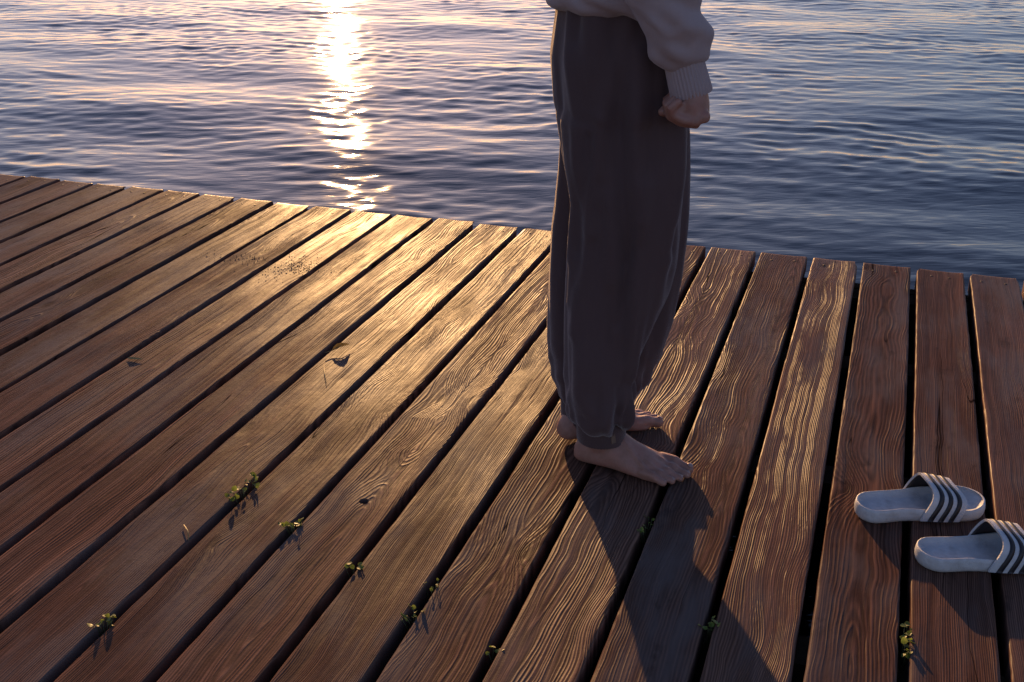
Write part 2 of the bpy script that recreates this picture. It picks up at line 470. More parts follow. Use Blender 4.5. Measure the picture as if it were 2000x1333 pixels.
def nz(x, y, z): return mnoise.noise((x, y, z))
def make_plank(i, xa, xb):
    cx = (xa + xb) / 2
    j = i - N_LEFT
    gap = 0.0080 + 0.002 * nz(i * 3.1, 0.5, 2.0)
    w2 = (xb - xa) / 2 - gap
    end = 0.006 * nz(i * 1.7, 4.4, 0.0) + rng.uniform(-.004, .004)
    lift = rng.uniform(-.0015, .0015)
    hole = (-0.821 - cx, -1.624) if xa < -0.821 < xb else None
    ts = [-1, -.985, -.955, -.9, -.75, -.55, -.35, -.15, .05, .25, .45, .65, .8, .91, .955, .985, 1]
    ys = [0, -.003, -.009, -.02, -.035]
    while ys[-1] > -LEN: ys.append(ys[-1] - (0.028 if ys[-1] > -2.6 else 0.09))
    if hole:
        h = hole[0] / w2; q = 0.014 / w2
        ts = sorted([t for t in ts if abs(t - h) > q] + [h + q * s for s in np.linspace(-1, 1, 17)])
        ys = sorted([v for v in ys if abs(v - hole[1]) > .016] + [hole[1] + .016 * s for s in np.linspace(-1, 1, 19)], reverse=True)
    n = len(ts); verts = []; faces = []
    sd = i * 7.13
    chipL = rng.random() < .5; chipR = rng.random() < .5
    for y in ys:
        d = -y
        wl = .0016 * nz(sd, y * 1.2, 1) + .0008 * nz(sd, y * 7, 5) + .0008 * nz(sd, y * 30, 9)
        wr = .0016 * nz(sd, y * 1.2, 21) + .0008 * nz(sd, y * 7, 25) + .0008 * nz(sd, y * 30, 29)
        el = .0035 + .003 * max(0, nz(sd, y * 5, 41)) + .0015 * nz(sd, y * 22, 44)
        er = .0035 + .003 * max(0, nz(sd, y * 5, 61)) + .0015 * nz(sd, y * 22, 64)
        cornL = .010 * max(0, 1 - d / .022) if chipL else 0
        cornR = .014 * max(0, 1 - d / .03) if chipR else 0
        row = []
        for t in ts:
            x = t * w2 + (wl if t < 0 else wr) * abs(t)
            if t < -.9: x += cornL * (-t - .9) * 10
            if t > .9: x -= cornR * (t - .9) * 10
            e = el if t < 0 else er
            dist = (1 - abs(t)) * w2
            zz = -(e - math.sqrt(max(0, e*e - max(0, e - dist)**2))) if dist < e else 0.0
            zz += -.0016 * (1 - (t*1.0)**2) + .0009 * nz(x * 25 + sd, y * 5, 2) + .0006 * nz(x * 60 + sd, y * 22, 7)
            ed = .004 + .003 * abs(nz(x * 90, sd, 3))
            if d < ed: zz -= (ed - math.sqrt(max(0, ed*ed - (ed - d)**2)))
            yy = y + end + .0022 * nz(x * 70, sd, 12) * max(0, 1 - d / .02)
            if hole:
                rr = math.hypot(x - hole[0], y - hole[1])
                if rr < .0085: zz -= .03 * min(1, (.0085 - rr) / .0025)
            row.append((x, yy, zz + lift))
        verts += row
    ny = len(ys)
    for a in range(ny - 1):
        for b in range(n - 1):
            faces.append((a*n + b, (a+1)*n + b, (a+1)*n + b + 1, a*n + b + 1))
    # sides, end and bottom
    base = len(verts)
    for a in range(ny):
        l = verts[a*n]; r_ = verts[a*n + n - 1]
        verts.append((l[0] - .0003, l[1], -PLANK_T)); verts.append((r_[0] + .0003, r_[1], -PLANK_T))
    for a in range(ny - 1):
        faces.append((a*n, base + 2*a, base + 2*a + 2, (a+1)*n))
        faces.append((a*n + n - 1, (a+1)*n + n - 1, base + 2*a + 3, base + 2*a + 1))
        faces.append((base + 2*a, base + 2*a + 1, base + 2*a + 3, base + 2*a + 2))
    faces.append(tuple(range(n)) + (base + 1, base))
    e0 = (ny - 1) * n
    faces.append(tuple(e0 + b for b in range(n))[::-1] + (base + 2*(ny-1), base + 2*(ny-1) + 1))
    me = bpy.data.meshes.new('plank'); me.from_pydata(verts, [], faces); me.update()
    me.materials.append(M_wood); me.shade_smooth()
    me.set_sharp_from_angle(angle=R(60))
    o = link(bpy.data.objects.new('plank', me), deck)
    o.location = (cx + 1.0, 2.0, 0)
    st = STYLE.get(j)
    if st: st = st[:3] + ((st[3] * .75, st[4] * 1.9) if j <= 11 else (st[3] * 1.15, st[4])) + st[5:]
    st = st or (rng.uniform(-.2, .2), .03, rng.uniform(.003, .02), rng.uniform(160, 280), 1.0, .7, .45, 1.0)
    for kx, v in zip(('pith', 'pith_depth', 'tilt', 'ring', 'relief', 'knot', 'tone', 'wave'), st): o[kx] = float(v)
    o['seed'] = float(i * 1.37 + 0.4)
    o['gloss'] = float(rng.uniform(.4, 1.2)); o['tone'] = min(1.0, max(0.0, o['tone'] + float(rng.uniform(-.35, .35))))
    return o, cx, w2, end, lift

nail_g = Geo(); nail_g.tube([(0, 0, -.012), (0, 0, -.0004), (0, 0, .0002)], [.0034, .0036, .003], 10, False)
nail_me = nail_g.build('nail', M_nail); nail_mesh = nail_me.data; bpy.data.objects.remove(nail_me)
JOISTS = [-0.145, -0.62, -1.18, -1.74, -2.30, -2.9, -3.5, -4.1]
for i in range(len(GAPS) - 1):
    o, cx, w2, end, lift = make_plank(i, GAPS[i], GAPS[i+1])
    for s in (-1, 1):
        nl = bpy.data.objects.new('nail', nail_mesh)
        link(nl, o)
        nl.location = (s * w2 * (.46 + rng.uniform(-.1, .1)), end - .050 + rng.uniform(-.012, .012), lift - .0007)
for yj in JOISTS:
    g = Geo(); g.box(GAPS[0] + 1.0 - .05, GAPS[-1] + 1.0 + .05, yj - .035 + 2.0, yj + .035 + 2.0, -.20, -PLANK_T - .0015)
    g.build('joist', M_joist, deck, False)
g = Geo(); g.box(GAPS[0] + .95, GAPS[-1] + 1.05, 1.90, 1.94, -.62, -PLANK_T - .0015); g.build('light_block_board', M_joist, deck, False)  # added board under the deck end, blocks light from the water side
for px in (GAPS[0] + .93, GAPS[-1] + 1.03):
    g = Geo(); g.box(px, px + .04, -2.6, 1.89, -.62, -PLANK_T - .0015); g.build('light_block_board', M_joist, deck, False)  # added side boards, keep daylight out so the gaps stay dark
for px in (-3.6, -2.2, -0.8, 0.6):
    for py in (-0.14, -2.38):
        g = Geo(); g.tube([(px + 1, py + 2, -1.6), (px + 1, py + 2, -.21)], [.075, .07], 14, False)
        g.build('post', M_joist, deck)

# ------------------------------------------------------------------ the person
PANG = math.atan2(0.234, 0.972)
person = empty('person', (-0.46, -1.30, 0.0), PANG)
tag(person, 'person in loose dark joggers and pale sweatshirt standing barefoot on the deck', 'person')

def foot(g, heel, ang, side, L=0.232):
    """side +1: big toe towards +y of the foot (right foot), -1 mirrored"""
    ca, sa = math.cos(ang), math.sin(ang); k = L / .234
    def P(x, y, z): x *= k; y *= side * k; return (heel[0] + x*ca - y*sa, heel[1] + x*sa + y*ca, z + .0015)
    secs = [(.001, -.010, .010, .012, .030), (.006, -.021, .020, .005, .042), (.016, -.028, .027, .001, .056), (.034, -.032, .030, 0, .070),
            (.055, -.033, .030, 0, .082), (.078, -.034, .029, 0, .084), (.098, -.036, .028, 0, .072), (.120, -.040, .030, 0, .059),
            (.142, -.043, .036, 0, .049), (.160, -.045, .042, 0, .040), (.176, -.044, .044, 0, .031), (.188, -.040, .043, .001, .024), (.196, -.036, .040, .004, .018)]
    rs = []
    for x, y0, y1, z0, z1 in secs:
        r = []
        for j in range(24):
            a = 2*math.pi*j/24; c, s = math.cos(a), math.sin(a)
            c = math.copysign(abs(c)**.85, c); ymid = (y0+y1)/2 + (.006 if s > 0 and x > .08 else 0) * s
            if s < 0: zz = z0 + (z1-z0)*.32*(1 - abs(s)**.75)
            else: zz = z0 + (z1-z0)*(.32 + .68*s**.9)
            narrow = 1 - .25 * max(0, s)
            r.append(P(x, ymid + (y1-y0)/2*c*narrow, zz))
        rs.append(r if side > 0 else r[::-1])
    g.rings(rs)
    for (a, b, r0, r1) in (((.168, .029), (.222, .027), .0135, .0118), ((.170, .0085), (.2265, .0065), .0098, .0080), ((.166, -.0085), (.2185, -.0115), .0092, .0076),
                           ((.160, -.0235), (.2075, -.0275), .0088, .0074), ((.150, -.0365), (.194, -.0415), .0088, .0076)):
        if r0 < .013: g.tube([P(.105, a[1]*.42 + .002, .0625), P(.130, a[1]*.66, .0510 - abs(a[1])*.18), P(a[0] + .008, a[1], .0285 - abs(a[1])*.05)], [.0035, .0036, .0042], 8)
        m = ((a[0]+b[0])/2, (a[1]+b[1])/2)
        t = (a[0]*.25+b[0]*.75, a[1]*.25+b[1]*.75)
        g.tube([P(*a, .019), P(*m, .0185), P(*t, .0125), P(*b, .0095)], [r0, r0*.93, r1*.93, r1], 12)

def toenails(heel, ang, side, L):
    ca, sa = math.cos(ang), math.sin(ang); k = L / .234
    for (x, y, r, z) in ((.2265, .0268, .0068, .0195), (.2292, .0065, .0044, .0155), (.2210, -.0116, .0040, .0148), (.2098, -.0276, .0038, .0145), (.1962, -.0415, .0034, .0145)):
        g = Geo(); g.ball((0, 0, 0), (r * .9, r, r * .28), 10)
        o = g.build('toenail', M_nailskin, skin)
        X, Y = x * k, y * side * k
        o.location = (heel[0] + X*ca - Y*sa, heel[1] + X*sa + Y*ca, z + .0015); o.rotation_euler = (0, R(24), ang)
HR = ((-.0465, -.035), R(-19.5)); HL = ((-.083, .030), R(27))
body = Geo()
foot(body, HR[0], HR[1], 1); foot(body, HL[0], HL[1], -1, .226)
ankR = (.010, -.056); ankL = (-.030, .057)
body.tube([(ankR[0]-.002, ankR[1], .05), (ankR[0]-.006, ankR[1], .10), (.0, -.07, .24), (.02, -.08, .42), (.02, -.085, .62), (.01, -.085, .82)], [.034, .033, .046, .046, .066, .08], 20)
body.tube([(ankL[0]-.002, ankL[1], .05), (ankL[0]-.006, ankL[1], .10), (-.02, .07, .24), (.02, .08, .42), (.02, .085, .62), (.01, .085, .82)], [.034, .033, .046, .046, .066, .08], 20)
body.oval([(.74, -.06, .10, -.14, .14), (.84, -.085, .11, -.165, .165), (.95, -.07, .10, -.14, .14), (1.05, -.06, .10, -.125, .125), (1.17, -.07, .11, -.14, .14),
           (1.28, -.07, .09, -.155, .155), (1.34, -.055, .06, -.13, .13), (1.37, -.035, .035, -.06, .06)])
body.tube([(.0, 0, 1.33), (.012, 0, 1.45)], [.052, .05], 18)
# head with face
body.ball((.035, 0, 1.545), (.092, .072, .108)); body.ball((.062, 0, 1.485), (.052, .050, .052))
body.tube([(.118, 0, 1.555), (.138, 0, 1.522), (.132, 0, 1.512)], [.009, .012, .011], 10)
body.ball((.115, 0, 1.487), (.008, .022, .006)); body.ball((.112, 0, 1.477), (.008, .019, .006)); body.ball((.104, 0, 1.449), (.016, .018, .014))
for s in (-1, 1):
    body.ball((.030, s*.072, 1.53), (.018, .009, .030)); body.ball((.104, s*.030, 1.565), (.012, .020, .006)); body.ball((.106, s*.030, 1.548), (.011, .013, .010))
# arms and hands (both hang in front of the thigh, closed)
def hand(g, W, s):
    """closed hand below the wrist W, palm facing back; s -1 right hand (little finger outermost)"""
    wx, wy, wz = W
    g.oval([(wz - .058, wx - .004, wx + .030, wy - .036, wy + .036), (wz - .050, wx - .012, wx + .034, wy - .039, wy + .039), (wz - .030, wx - .016, wx + .033, wy - .038, wy + .037),
            (wz - .008, wx - .018, wx + .028, wy - .033, wy + .031), (wz + .015, wx - .017, wx + .021, wy - .027, wy + .026)], 24)
    for q, (off, ln, r) in enumerate(((-.033, .85, .0080), (-.012, .97, .0088), (.009, 1.0, .0092), (.030, .95, .0092))):
        y = wy + s * -off
        g.tube([(wx + .020, y, wz - .046), (wx + .013, y, wz - .060*ln - .004), (wx - .010, y, wz - .061*ln), (wx - .027*ln, y, wz - .052*ln),
                (wx - .032*ln, y + s*.003, wz - .034), (wx - .021*ln, y + s*.004, wz - .024)], [r*1.08, r*1.08, r, r, r*.95, r*.85], 12)
    g.ball((wx - .010, wy, wz - .037), (.017, .036, .018))
    for off in (-.031, -.011, .010, .029): g.ball((wx + .0245, wy - s*off, wz - .047), (.0095, .0095, .0105), 10)
    yt = wy - s * .036
    g.tube([(wx - .002, wy - s*.026, wz - .012), (wx + .006, yt - s*.006, wz - .034), (wx - .016, yt - s*.004, wz - .050), (wx - .036, yt + s*.012, wz - .052)], [.0125, .0115, .0105, .009], 12)
WR = (.119, -.203, .765); WL = (.085, .215, .77)
for s, W in ((-1, WR), (1, WL)):
    body.tube([(.0, s*.15, 1.31), (.0, s*.205, 1.20), (.01, s*.235, 1.06), (.05, s*.225, .94), (W[0]-.012, W[1], .80), (W[0], W[1], W[2])], [.05, .045, .038, .036, .028, .026], 18)
    hand(body, W, s)
skin = remeshed('body', body, 0.0026, 5, M_skin, person)
toenails(HR[0], HR[1], 1, .232); toenails(HL[0], HL[1], -1, .226)
skin['label'] = 'bare feet, hands and head'

# ---- joggers
def ridge(co, no, pts, sig, amp):
    P = np.array(pts); d2 = np.full(len(co), 1e9)
    for a, b in zip(P[:-1], P[1:]):
        ab = b - a; t = np.clip(((co - a) @ ab) / (ab @ ab), 0, 1)
        d2 = np.minimum(d2, ((co - a - t[:, None] * ab) ** 2).sum(1))
    return amp * np.exp(-d2 / (2 * sig * sig))
def vnoise(co, sx, sy, sz, off=0.0):
    return np.array([mnoise.noise((c[0]*sx + off, c[1]*sy, c[2]*sz + off)) for c in co])
pg = Geo()
near = [(.098, -.040, .046, -.108, -.022), (.104, -.050, .056, -.122, -.014), (.118, -.059, .063, -.132, -.010), (.15, -.061, .067, -.137, -.008), (.196, -.062, .061, -.138, -.008),
        (.258, -.064, .074, -.143, -.006), (.32, -.065, .100, -.150, -.004), (.38, -.065, .119, -.156, 0), (.433, -.065, .128, -.160, .0), (.48, -.064, .132, -.164, .0),
        (.536, -.064, .134, -.168, .005), (.60, -.080, .135, -.174, .010), (.68, -.092, .130, -.172, .02), (.78, -.060, .10, -.130, .02)]
far = [(.072, -.076, .02, .020, .10), (.080, -.084, .05, .014, .112), (.10, -.091, .070, .010, .120), (.124, -.096, .086, .008, .128), (.181, -.103, .108, .006, .134),
       (.256, -.105, .130, .004, .140), (.343, -.104, .143, .002, .148), (.437, -.098, .149, .0, .156), (.477, -.093, .150, .0, .160), (.547, -.090, .148, -.004, .168),
       (.62, -.090, .144, -.01, .175), (.70, -.092, .130, -.02, .172), (.78, -.06, .10, -.02, .130)]
pg.oval(near, 36, 2.2); pg.oval(far, 36, 2.2)
pg.oval([(.60, -.060, .10, -.12, .12), (.64, -.082, .126, -.162, .162), (.70, -.098, .136, -.178, .178), (.78, -.103, .136, -.182, .182), (.86, -.094, .128, -.176, .176), (.95, -.08, .115, -.155, .155)], 44, 2.3)
def fold(co, no):
    z = co[:, 2]
    side = np.where(co[:, 1] < 0, 0.0, 7.0)
    ang = np.arctan2(co[:, 1] - np.where(side > 0, .075, -.075), co[:, 0] - .03)
    # long soft vertical folds, gathering towards the ankles
    n = np.array([mnoise.noise((math.cos(a)*1.7 + s, math.sin(a)*1.7, zz*2.4)) for a, s, zz in zip(ang, side, z)])
    n2 = np.array([mnoise.noise((math.cos(a)*4.2 + s, math.sin(a)*4.2 + 3, zz*4.5)) for a, s, zz in zip(ang, side, z)])
    low = np.clip(1 - np.abs(z - .13) / .10, 0, 1)
    n3 = np.array([mnoise.noise((math.cos(a)*3.0 + s, math.sin(a)*3.0, zz*26)) for a, s, zz in zip(ang, side, z)])
    h = n * .014 + n2 * .0065 + n3 * .011 * low
    h += ridge(co, no, [(-.08, -.13, .93), (-.07, -.14, .80), (-.06, -.15, .66), (-.052, -.12, .54), (-.055, -.10, .44)], .010, .006)
    h += ridge(co, no, [(.04, -.18, .93), (.02, -.18, .84), (-.02, -.175, .66), (-.04, -.16, .48), (-.05, -.14, .40), (-.06, -.12, .30)], .011, .007)
    h += ridge(co, no, [(.115, -.13, .72), (.122, -.12, .56), (.115, -.11, .42), (.09, -.11, .32), (.055, -.11, .22)], .011, .006)
    h += ridge(co, no, [(.055, -.11, .30), (.03, -.14, .20), (.0, -.14, .13)], .012, .006)
    h -= ridge(co, no, [(-.035, -.16, .66), (-.05, -.15, .50), (-.058, -.13, .40)], .008, .006)
    h -= ridge(co, no, [(.02, -.17, .6), (.02, -.16, .42), (.0, -.15, .30)], .03, .006)
    rr = np.random.default_rng(4)
    for q in range(26):
        sgn = -1 if q < 18 else 1
        a0 = R(rr.uniform(-175, -5)) * -sgn; z1 = rr.uniform(.45, .95); ln = rr.uniform(.25, .5); dr = rr.uniform(-.5, .5)
        pts = []
        for t in np.linspace(0, 1, 6):
            zz = z1 - ln * t; a = a0 + dr * t
            pts.append((.03 + .12 * math.cos(a), sgn * .075 + .10 * math.sin(a), zz))
        P = np.array(pts)
        # distance measured round the leg and along z only
        best = np.full(len(co), 9.0)
        for p0, p1 in zip(P[:-1], P[1:]):
            t = np.clip((p0[2] - co[:, 2]) / (p0[2] - p1[2]), 0, 1)
            pa = np.arctan2(p0[1] + (p1[1]-p0[1])*t - sgn*.075, p0[0] + (p1[0]-p0[0])*t - .03)
            da = np.abs((ang - pa + math.pi) % (2*math.pi) - math.pi) * .1
            d = np.hypot(da, np.abs(co[:, 2] - (p0[2] + (p1[2]-p0[2])*t)))
            best = np.minimum(best, d)
        m = (np.sign(co[:, 1]) == sgn)
        h += m * rr.choice([-1, 1]) * rr.uniform(.0035, .0075) * np.exp(-(best / rr.uniform(.012, .024)) ** 2)
    return co + no * h[:, None]
pants = remeshed('joggers', pg, 0.005, 6, M_pants, person, fold)
pants['label'] = 'loose dark taupe joggers gathered at the ankles'
def cuff(name, path, rads, mat, parent, nrib, amp=.0007, n=96, squash=(1, 1)):
    """ribbed knit band following path"""
    rs = []
    path = [Vector(p) for p in path]
    for (p, r, tx) in zip(path, rads, [0]*len(path)):
        ring = []
        for j in range(n):
            a = 2*math.pi*j/n
            rr = r + amp * math.cos(a * nrib)
            ring.append((p.x + rr*squash[0]*math.cos(a), p.y + rr*squash[1]*math.sin(a), p.z + (p.to_tuple()[2]*0)))
        rs.append(ring)
    g = Geo(); g.rings(rs, cap=False)
    inner = [[(q[0] + (p.x - q[0])*.07, q[1] + (p.y - q[1])*.07, q[2]) for q in r] for p, r in zip(path, rs)]
    g2 = Geo(); g2.rings(rs + inner[::-1] + [rs[0]], cap=False)
    return g2.build(name, mat, parent)
c1 = cuff('ankle_cuff', [(.004, -.060, .056), (.0035, -.061, .060), (.003, -.062, .075), (.003, -.063, .092), (.003, -.064, .106)], [.0445, .0455, .0455, .0465, .046], M_pants, pants, 48, squash=(1.02, .94))
c2 = cuff('ankle_cuff', [(-.034, .060, .032), (-.034, .060, .036), (-.034, .061, .05), (-.034, .062, .068), (-.034, .063, .082)], [.0445, .0455, .0455, .0465, .046], M_pants, pants, 48, squash=(1.0, .94))
# small woven tag on the near cuff
tg = Geo(); tg.box(-.0045, .0045, -.0008, .0008, -.0135, .0135)
t = tg.build('tag', M_tag, c1, False); t.location = (.0255, -.1005, .083); t.rotation_euler = (R(-3), R(-8), R(33))
t['label'] = 'small tan woven tag'

# ---- sweatshirt
sg = Geo()
sg.oval([(.850, -.085, .105, -.155, .155), (.854, -.100, .118, -.178, .178), (.863, -.114, .126, -.192, .192), (.880, -.119, .128, -.197, .197), (.95, -.116, .126, -.190, .190),
         (1.05, -.102, .122, -.175, .175), (1.17, -.100, .125, -.172, .172), (1.28, -.094, .108, -.180, .180), (1.345, -.075, .080, -.150, .150), (1.385, -.058, .06, -.075, .075), (1.40, -.055, .058, -.068, .068)], 44, 2.3)
for s, W in ((-1, WR), (1, WL)):
    dx = W[0] - WR[0]; ys = abs(W[1])
    sg.tube([(.0, s*.145, 1.30), (.0, s*.205, 1.20), (.01, s*.235, 1.06), (.045 + dx*.5, s*.228, .96), (.076 + dx, s*(ys+.015), .875), (.098 + dx, s*(ys+.004), .824), (.108 + dx, s*ys, .804), (.113 + dx, s*ys, .793)],
            [.068, .066, .060, .056, .051, .045, .037, .028], 28, False)
def sfold(co, no):
    z = co[:, 2]
    arm = np.abs(co[:, 1]) > .17
    n = np.array([mnoise.noise((c[0]*14, c[1]*14, c[2]*9)) for c in co]); n2 = np.array([mnoise.noise((c[0]*30, c[1]*30 + 4, c[2]*40)) for c in co])
    h = n * .006 + n2 * .003
    n4 = np.array([mnoise.noise((c[0]*12, c[1]*12, (c[2] + c[0]*.5)*52)) for c in co])
    h = h + np.where(arm, n4 * .0065 * np.clip((1.05 - z) / .12, 0, 1), n4 * .002)
    # bunched fabric above the wrist
    lowarm = arm & (z < .9)
    h = h + np.where(lowarm, .0028 * np.sin((z + co[:, 0]*.55 + n*.03) * 130) * np.clip((.90 - z) / .05, 0, 1) * np.clip((z - .785) / .02, 0, 1), 0)
    h += ridge(co, no, [(.135, -.215, .835), (.148, -.205, .812), (.140, -.19, .800)], .012, .010)
    h += ridge(co, no, [(.10, -.26, .85), (.12, -.25, .825), (.145, -.23, .815)], .009, .006)
    h -= ridge(co, no, [(.135, -.24, .80), (.11, -.255, .805)], .008, .005)
    return co + no * h[:, None]
shirt = remeshed('sweatshirt', sg, 0.006, 5, M_shirt, person, sfold)
shirt['label'] = 'pale heather grey sweatshirt with bunched sleeves'
for s, W in ((-1, WR), (1, WL)):
    x0, y0, z0 = W[0] - .121, W[1], W[2] - .752 - .008
    cf = cuff('sleeve_cuff', [(0, 0, -.026), (0, 0, -.023), (-.001, 0, -.005), (-.002, 0, .015), (-.003, 0, .034), (-.004, 0, .042)], [.0325, .0335, .0325, .0315, .0310, .029], M_shirt, shirt, 34, .0010, n=204, squash=(.96, 1.04))
    cf.location = (.1195 + x0, y0, .766 + z0); cf.rotation_euler = (0, R(-14), 0)
# hair and collar
hg = Geo(); hg.ball((.018, 0, 1.565), (.098, .084, .108)); hg.ball((-.055, 0, 1.50), (.050, .06, .085)); hg.tube([(-.08, 0, 1.52), (-.11, 0, 1.44), (-.10, 0, 1.30)], [.03, .034, .018], 16)
def hcut(co, no):
    f = (co[:, 0] > .07) & (co[:, 2] < 1.60)
    co = co.copy(); co[f, 0] -= (co[f, 0] - .07) * .9
    return co + no * (.003 * np.sin(co[:, 1] * 260 + co[:, 2] * 30))[:, None]
remeshed('hair', hg, 0.006, 4, M_hair, person, hcut)
cuff('collar', [(.0, 0, 1.388), (.002, 0, 1.40), (.004, 0, 1.412), (.004, 0, 1.418)], [.064, .064, .062, .060], M_shirt, shirt, 50, .0006, squash=(.95, 1.1))

# ------------------------------------------------------------------ slide sandals
def make_slide(loc, rz, label, left):
    root = empty('slide_sandal', loc, rz)
    tag(root, label, 'sandal', 'pair of slide sandals')
    L = .237
    mir = 1 if left else -1
    def halfw(t):   # outline: half width on the outer / inner side along t 0..1
        h = .036 + .011 * math.sin(min(1, max(0, (t - .30) / .9)) * math.pi)
        cap = 1.0
        if t < .14: cap = math.sqrt(max(0, 1 - ((.14 - t) / .14) ** 2))
        if t > .80: cap = math.sqrt(max(0, 1 - ((t - .80) / .20) ** 2.2))
        waist = -.003 * math.exp(-((t - .42) / .12) ** 2)
        return (h + waist) * cap
    def mid(t): return mir * (.004 * math.sin(t * math.pi) - .002)
    def top(t): return .0265 - .004 * min(1, max(0, (t - .30) / .35)) + .004 * max(0, (t - .82) / .18)
    ts = [0.0015, .008, .02, .04, .07, .11, .16, .22, .3, .38, .46, .54, .62, .7, .77, .83, .88, .92, .95, .975, .99, .9985]
    # sole: side wall with a rolled rim
    n = 40
    def outline(scale, z, inset=0.0):
        pts = []
        for sgn in (1, -1):
            for t in (ts if sgn > 0 else ts[::-1]):
                w = max(.0004, halfw(t) * scale)
                pts.append((t * L, mid(t) + sgn * w, z(t) if callable(z) else z))
        c = Vector((L * .5, 0, 0)); out = []
        N = len(pts)
        for i, p in enumerate(pts):
            a = Vector(pts[(i+1) % N]) - Vector(pts[i-1]); a.z = 0
            nrm = Vector((a.y, -a.x, 0)).normalized() if a.length > 1e-9 else Vector((0, 0, 0))
            out.append((p[0] - nrm.x * inset, p[1] - nrm.y * inset, p[2]))
        return out
    zt = top
    lay = [(outline(1, .0, -.006)), (outline(1, .001, -.003)), (outline(1, .006, -.0008)), (outline(1, lambda t: zt(t) * .5, .0)), (outline(1, lambda t: zt(t) - .006, -.0008)),
           (outline(1, lambda t: zt(t) - .001, -.0018)), (outline(1, lambda t: zt(t), -.0036)), (outline(1, lambda t: zt(t) - .001, -.0055))]
    g = Geo(); g.rings(lay, cap=False)
    N = len(lay[0]); g.f.append(tuple(range(N)))
    sole = g.build('sole', M_rubber, root)
    # footbed: dished grid
    fv, ff = [], []; m = 15
    for t in np.linspace(.018, .982, 46):
        w = max(.001, halfw(t) - .0040)
        for j in range(m):
            s = -1 + 2 * j / (m - 1)
            dish = .0100 * (1 - abs(s) ** 5) * min(1, (t) / .06) * min(1, (1 - t) / .10)
            arch = .002 * math.exp(-((t - .5) / .16) ** 2) * max(0, s * mir) ** 2
            fv.append((t * L, mid(t) + s * w, top(t) - .0012 - dish + arch))
    for a in range(45):
        for j in range(m - 1):
            ff.append((a*m + j, (a+1)*m + j, (a+1)*m + j + 1, a*m + j + 1))
    mesh_obj('footbed', fv, ff, M_rubber, root)
    # strap
    A0, A1 = R(-2), R(182)
    def sp(u, s, off=0.0):
        """u 0..1 over the arch from near side to far side, s 0..1 from heel edge to toe edge"""
        a = A0 + (A1 - A0) * u
        cu = -math.cos(a); sn = max(0, math.sin(a))
        rear = .103 + .034 * sn ** .9 - .016 * sn ** 4; front = .170 + .026 * sn ** .9 - .016 * sn ** 4
        x = rear + (front - rear) * s
        t = x / L
        w = halfw(t) + .0018
        hgt = (.044 - .018 * s)
        zb = .006
        pw = .80
        y = mid(t) + (w + off) * math.copysign(abs(cu) ** pw, cu)
        z = zb + (hgt + .014 + off) * sn ** .72
        return Vector((x, y, z))
    def band(s0, s1, o0, o1, nu=44, nsn=8):
        v, f = [], []; ss = np.linspace(s0, s1, nsn + 1)
        for o in (o0, o1):
            for i in range(nu + 1):
                for s in ss: v.append(tuple(sp(i / nu, s, o)))
        K = nsn + 1; B = (nu + 1) * K
        for i in range(nu):
            for j in range(nsn):
                f.append((i*K + j, i*K + j + 1, (i+1)*K + j + 1, (i+1)*K + j)); f.append((B + i*K + j, B + (i+1)*K + j, B + (i+1)*K + j + 1, B + i*K + j + 1))
            f.append((i*K, (i+1)*K, B + (i+1)*K, B + i*K)); f.append((i*K + nsn, B + i*K + nsn, B + (i+1)*K + nsn, (i+1)*K + nsn))
        f.append(tuple(range(K)) + tuple(B + j for j in range(K))[::-1])
        e = nu * K; f.append(tuple(e + j for j in range(K))[::-1] + tuple(B + e + j for j in range(K)))
        return v, f
    v, f = band(0, 1, 0.0002, .0042); st = mesh_obj('strap', v, f, M_strap, root)
    st.data.set_sharp_from_angle(angle=R(50))
    v, f = band(.015, .985, -.0016, .0001); mesh_obj('lining', v, f, M_dark, root)['label'] = 'dark strap lining'
    for c in (.24, .50, .76):
        v, f = band(c - .068, c + .068, .0036, .0050, nsn=2); mesh_obj('stripe', v, f, M_dark, st)
    return root
make_slide((.0345, -1.389, .001), R(24.5), 'grey striped slide sandal lying wholly in view, nearer the feet', True)
make_slide((.1395, -1.508, .001), R(23.5), 'grey striped slide sandal cut off at the right, nearer the camera', False)

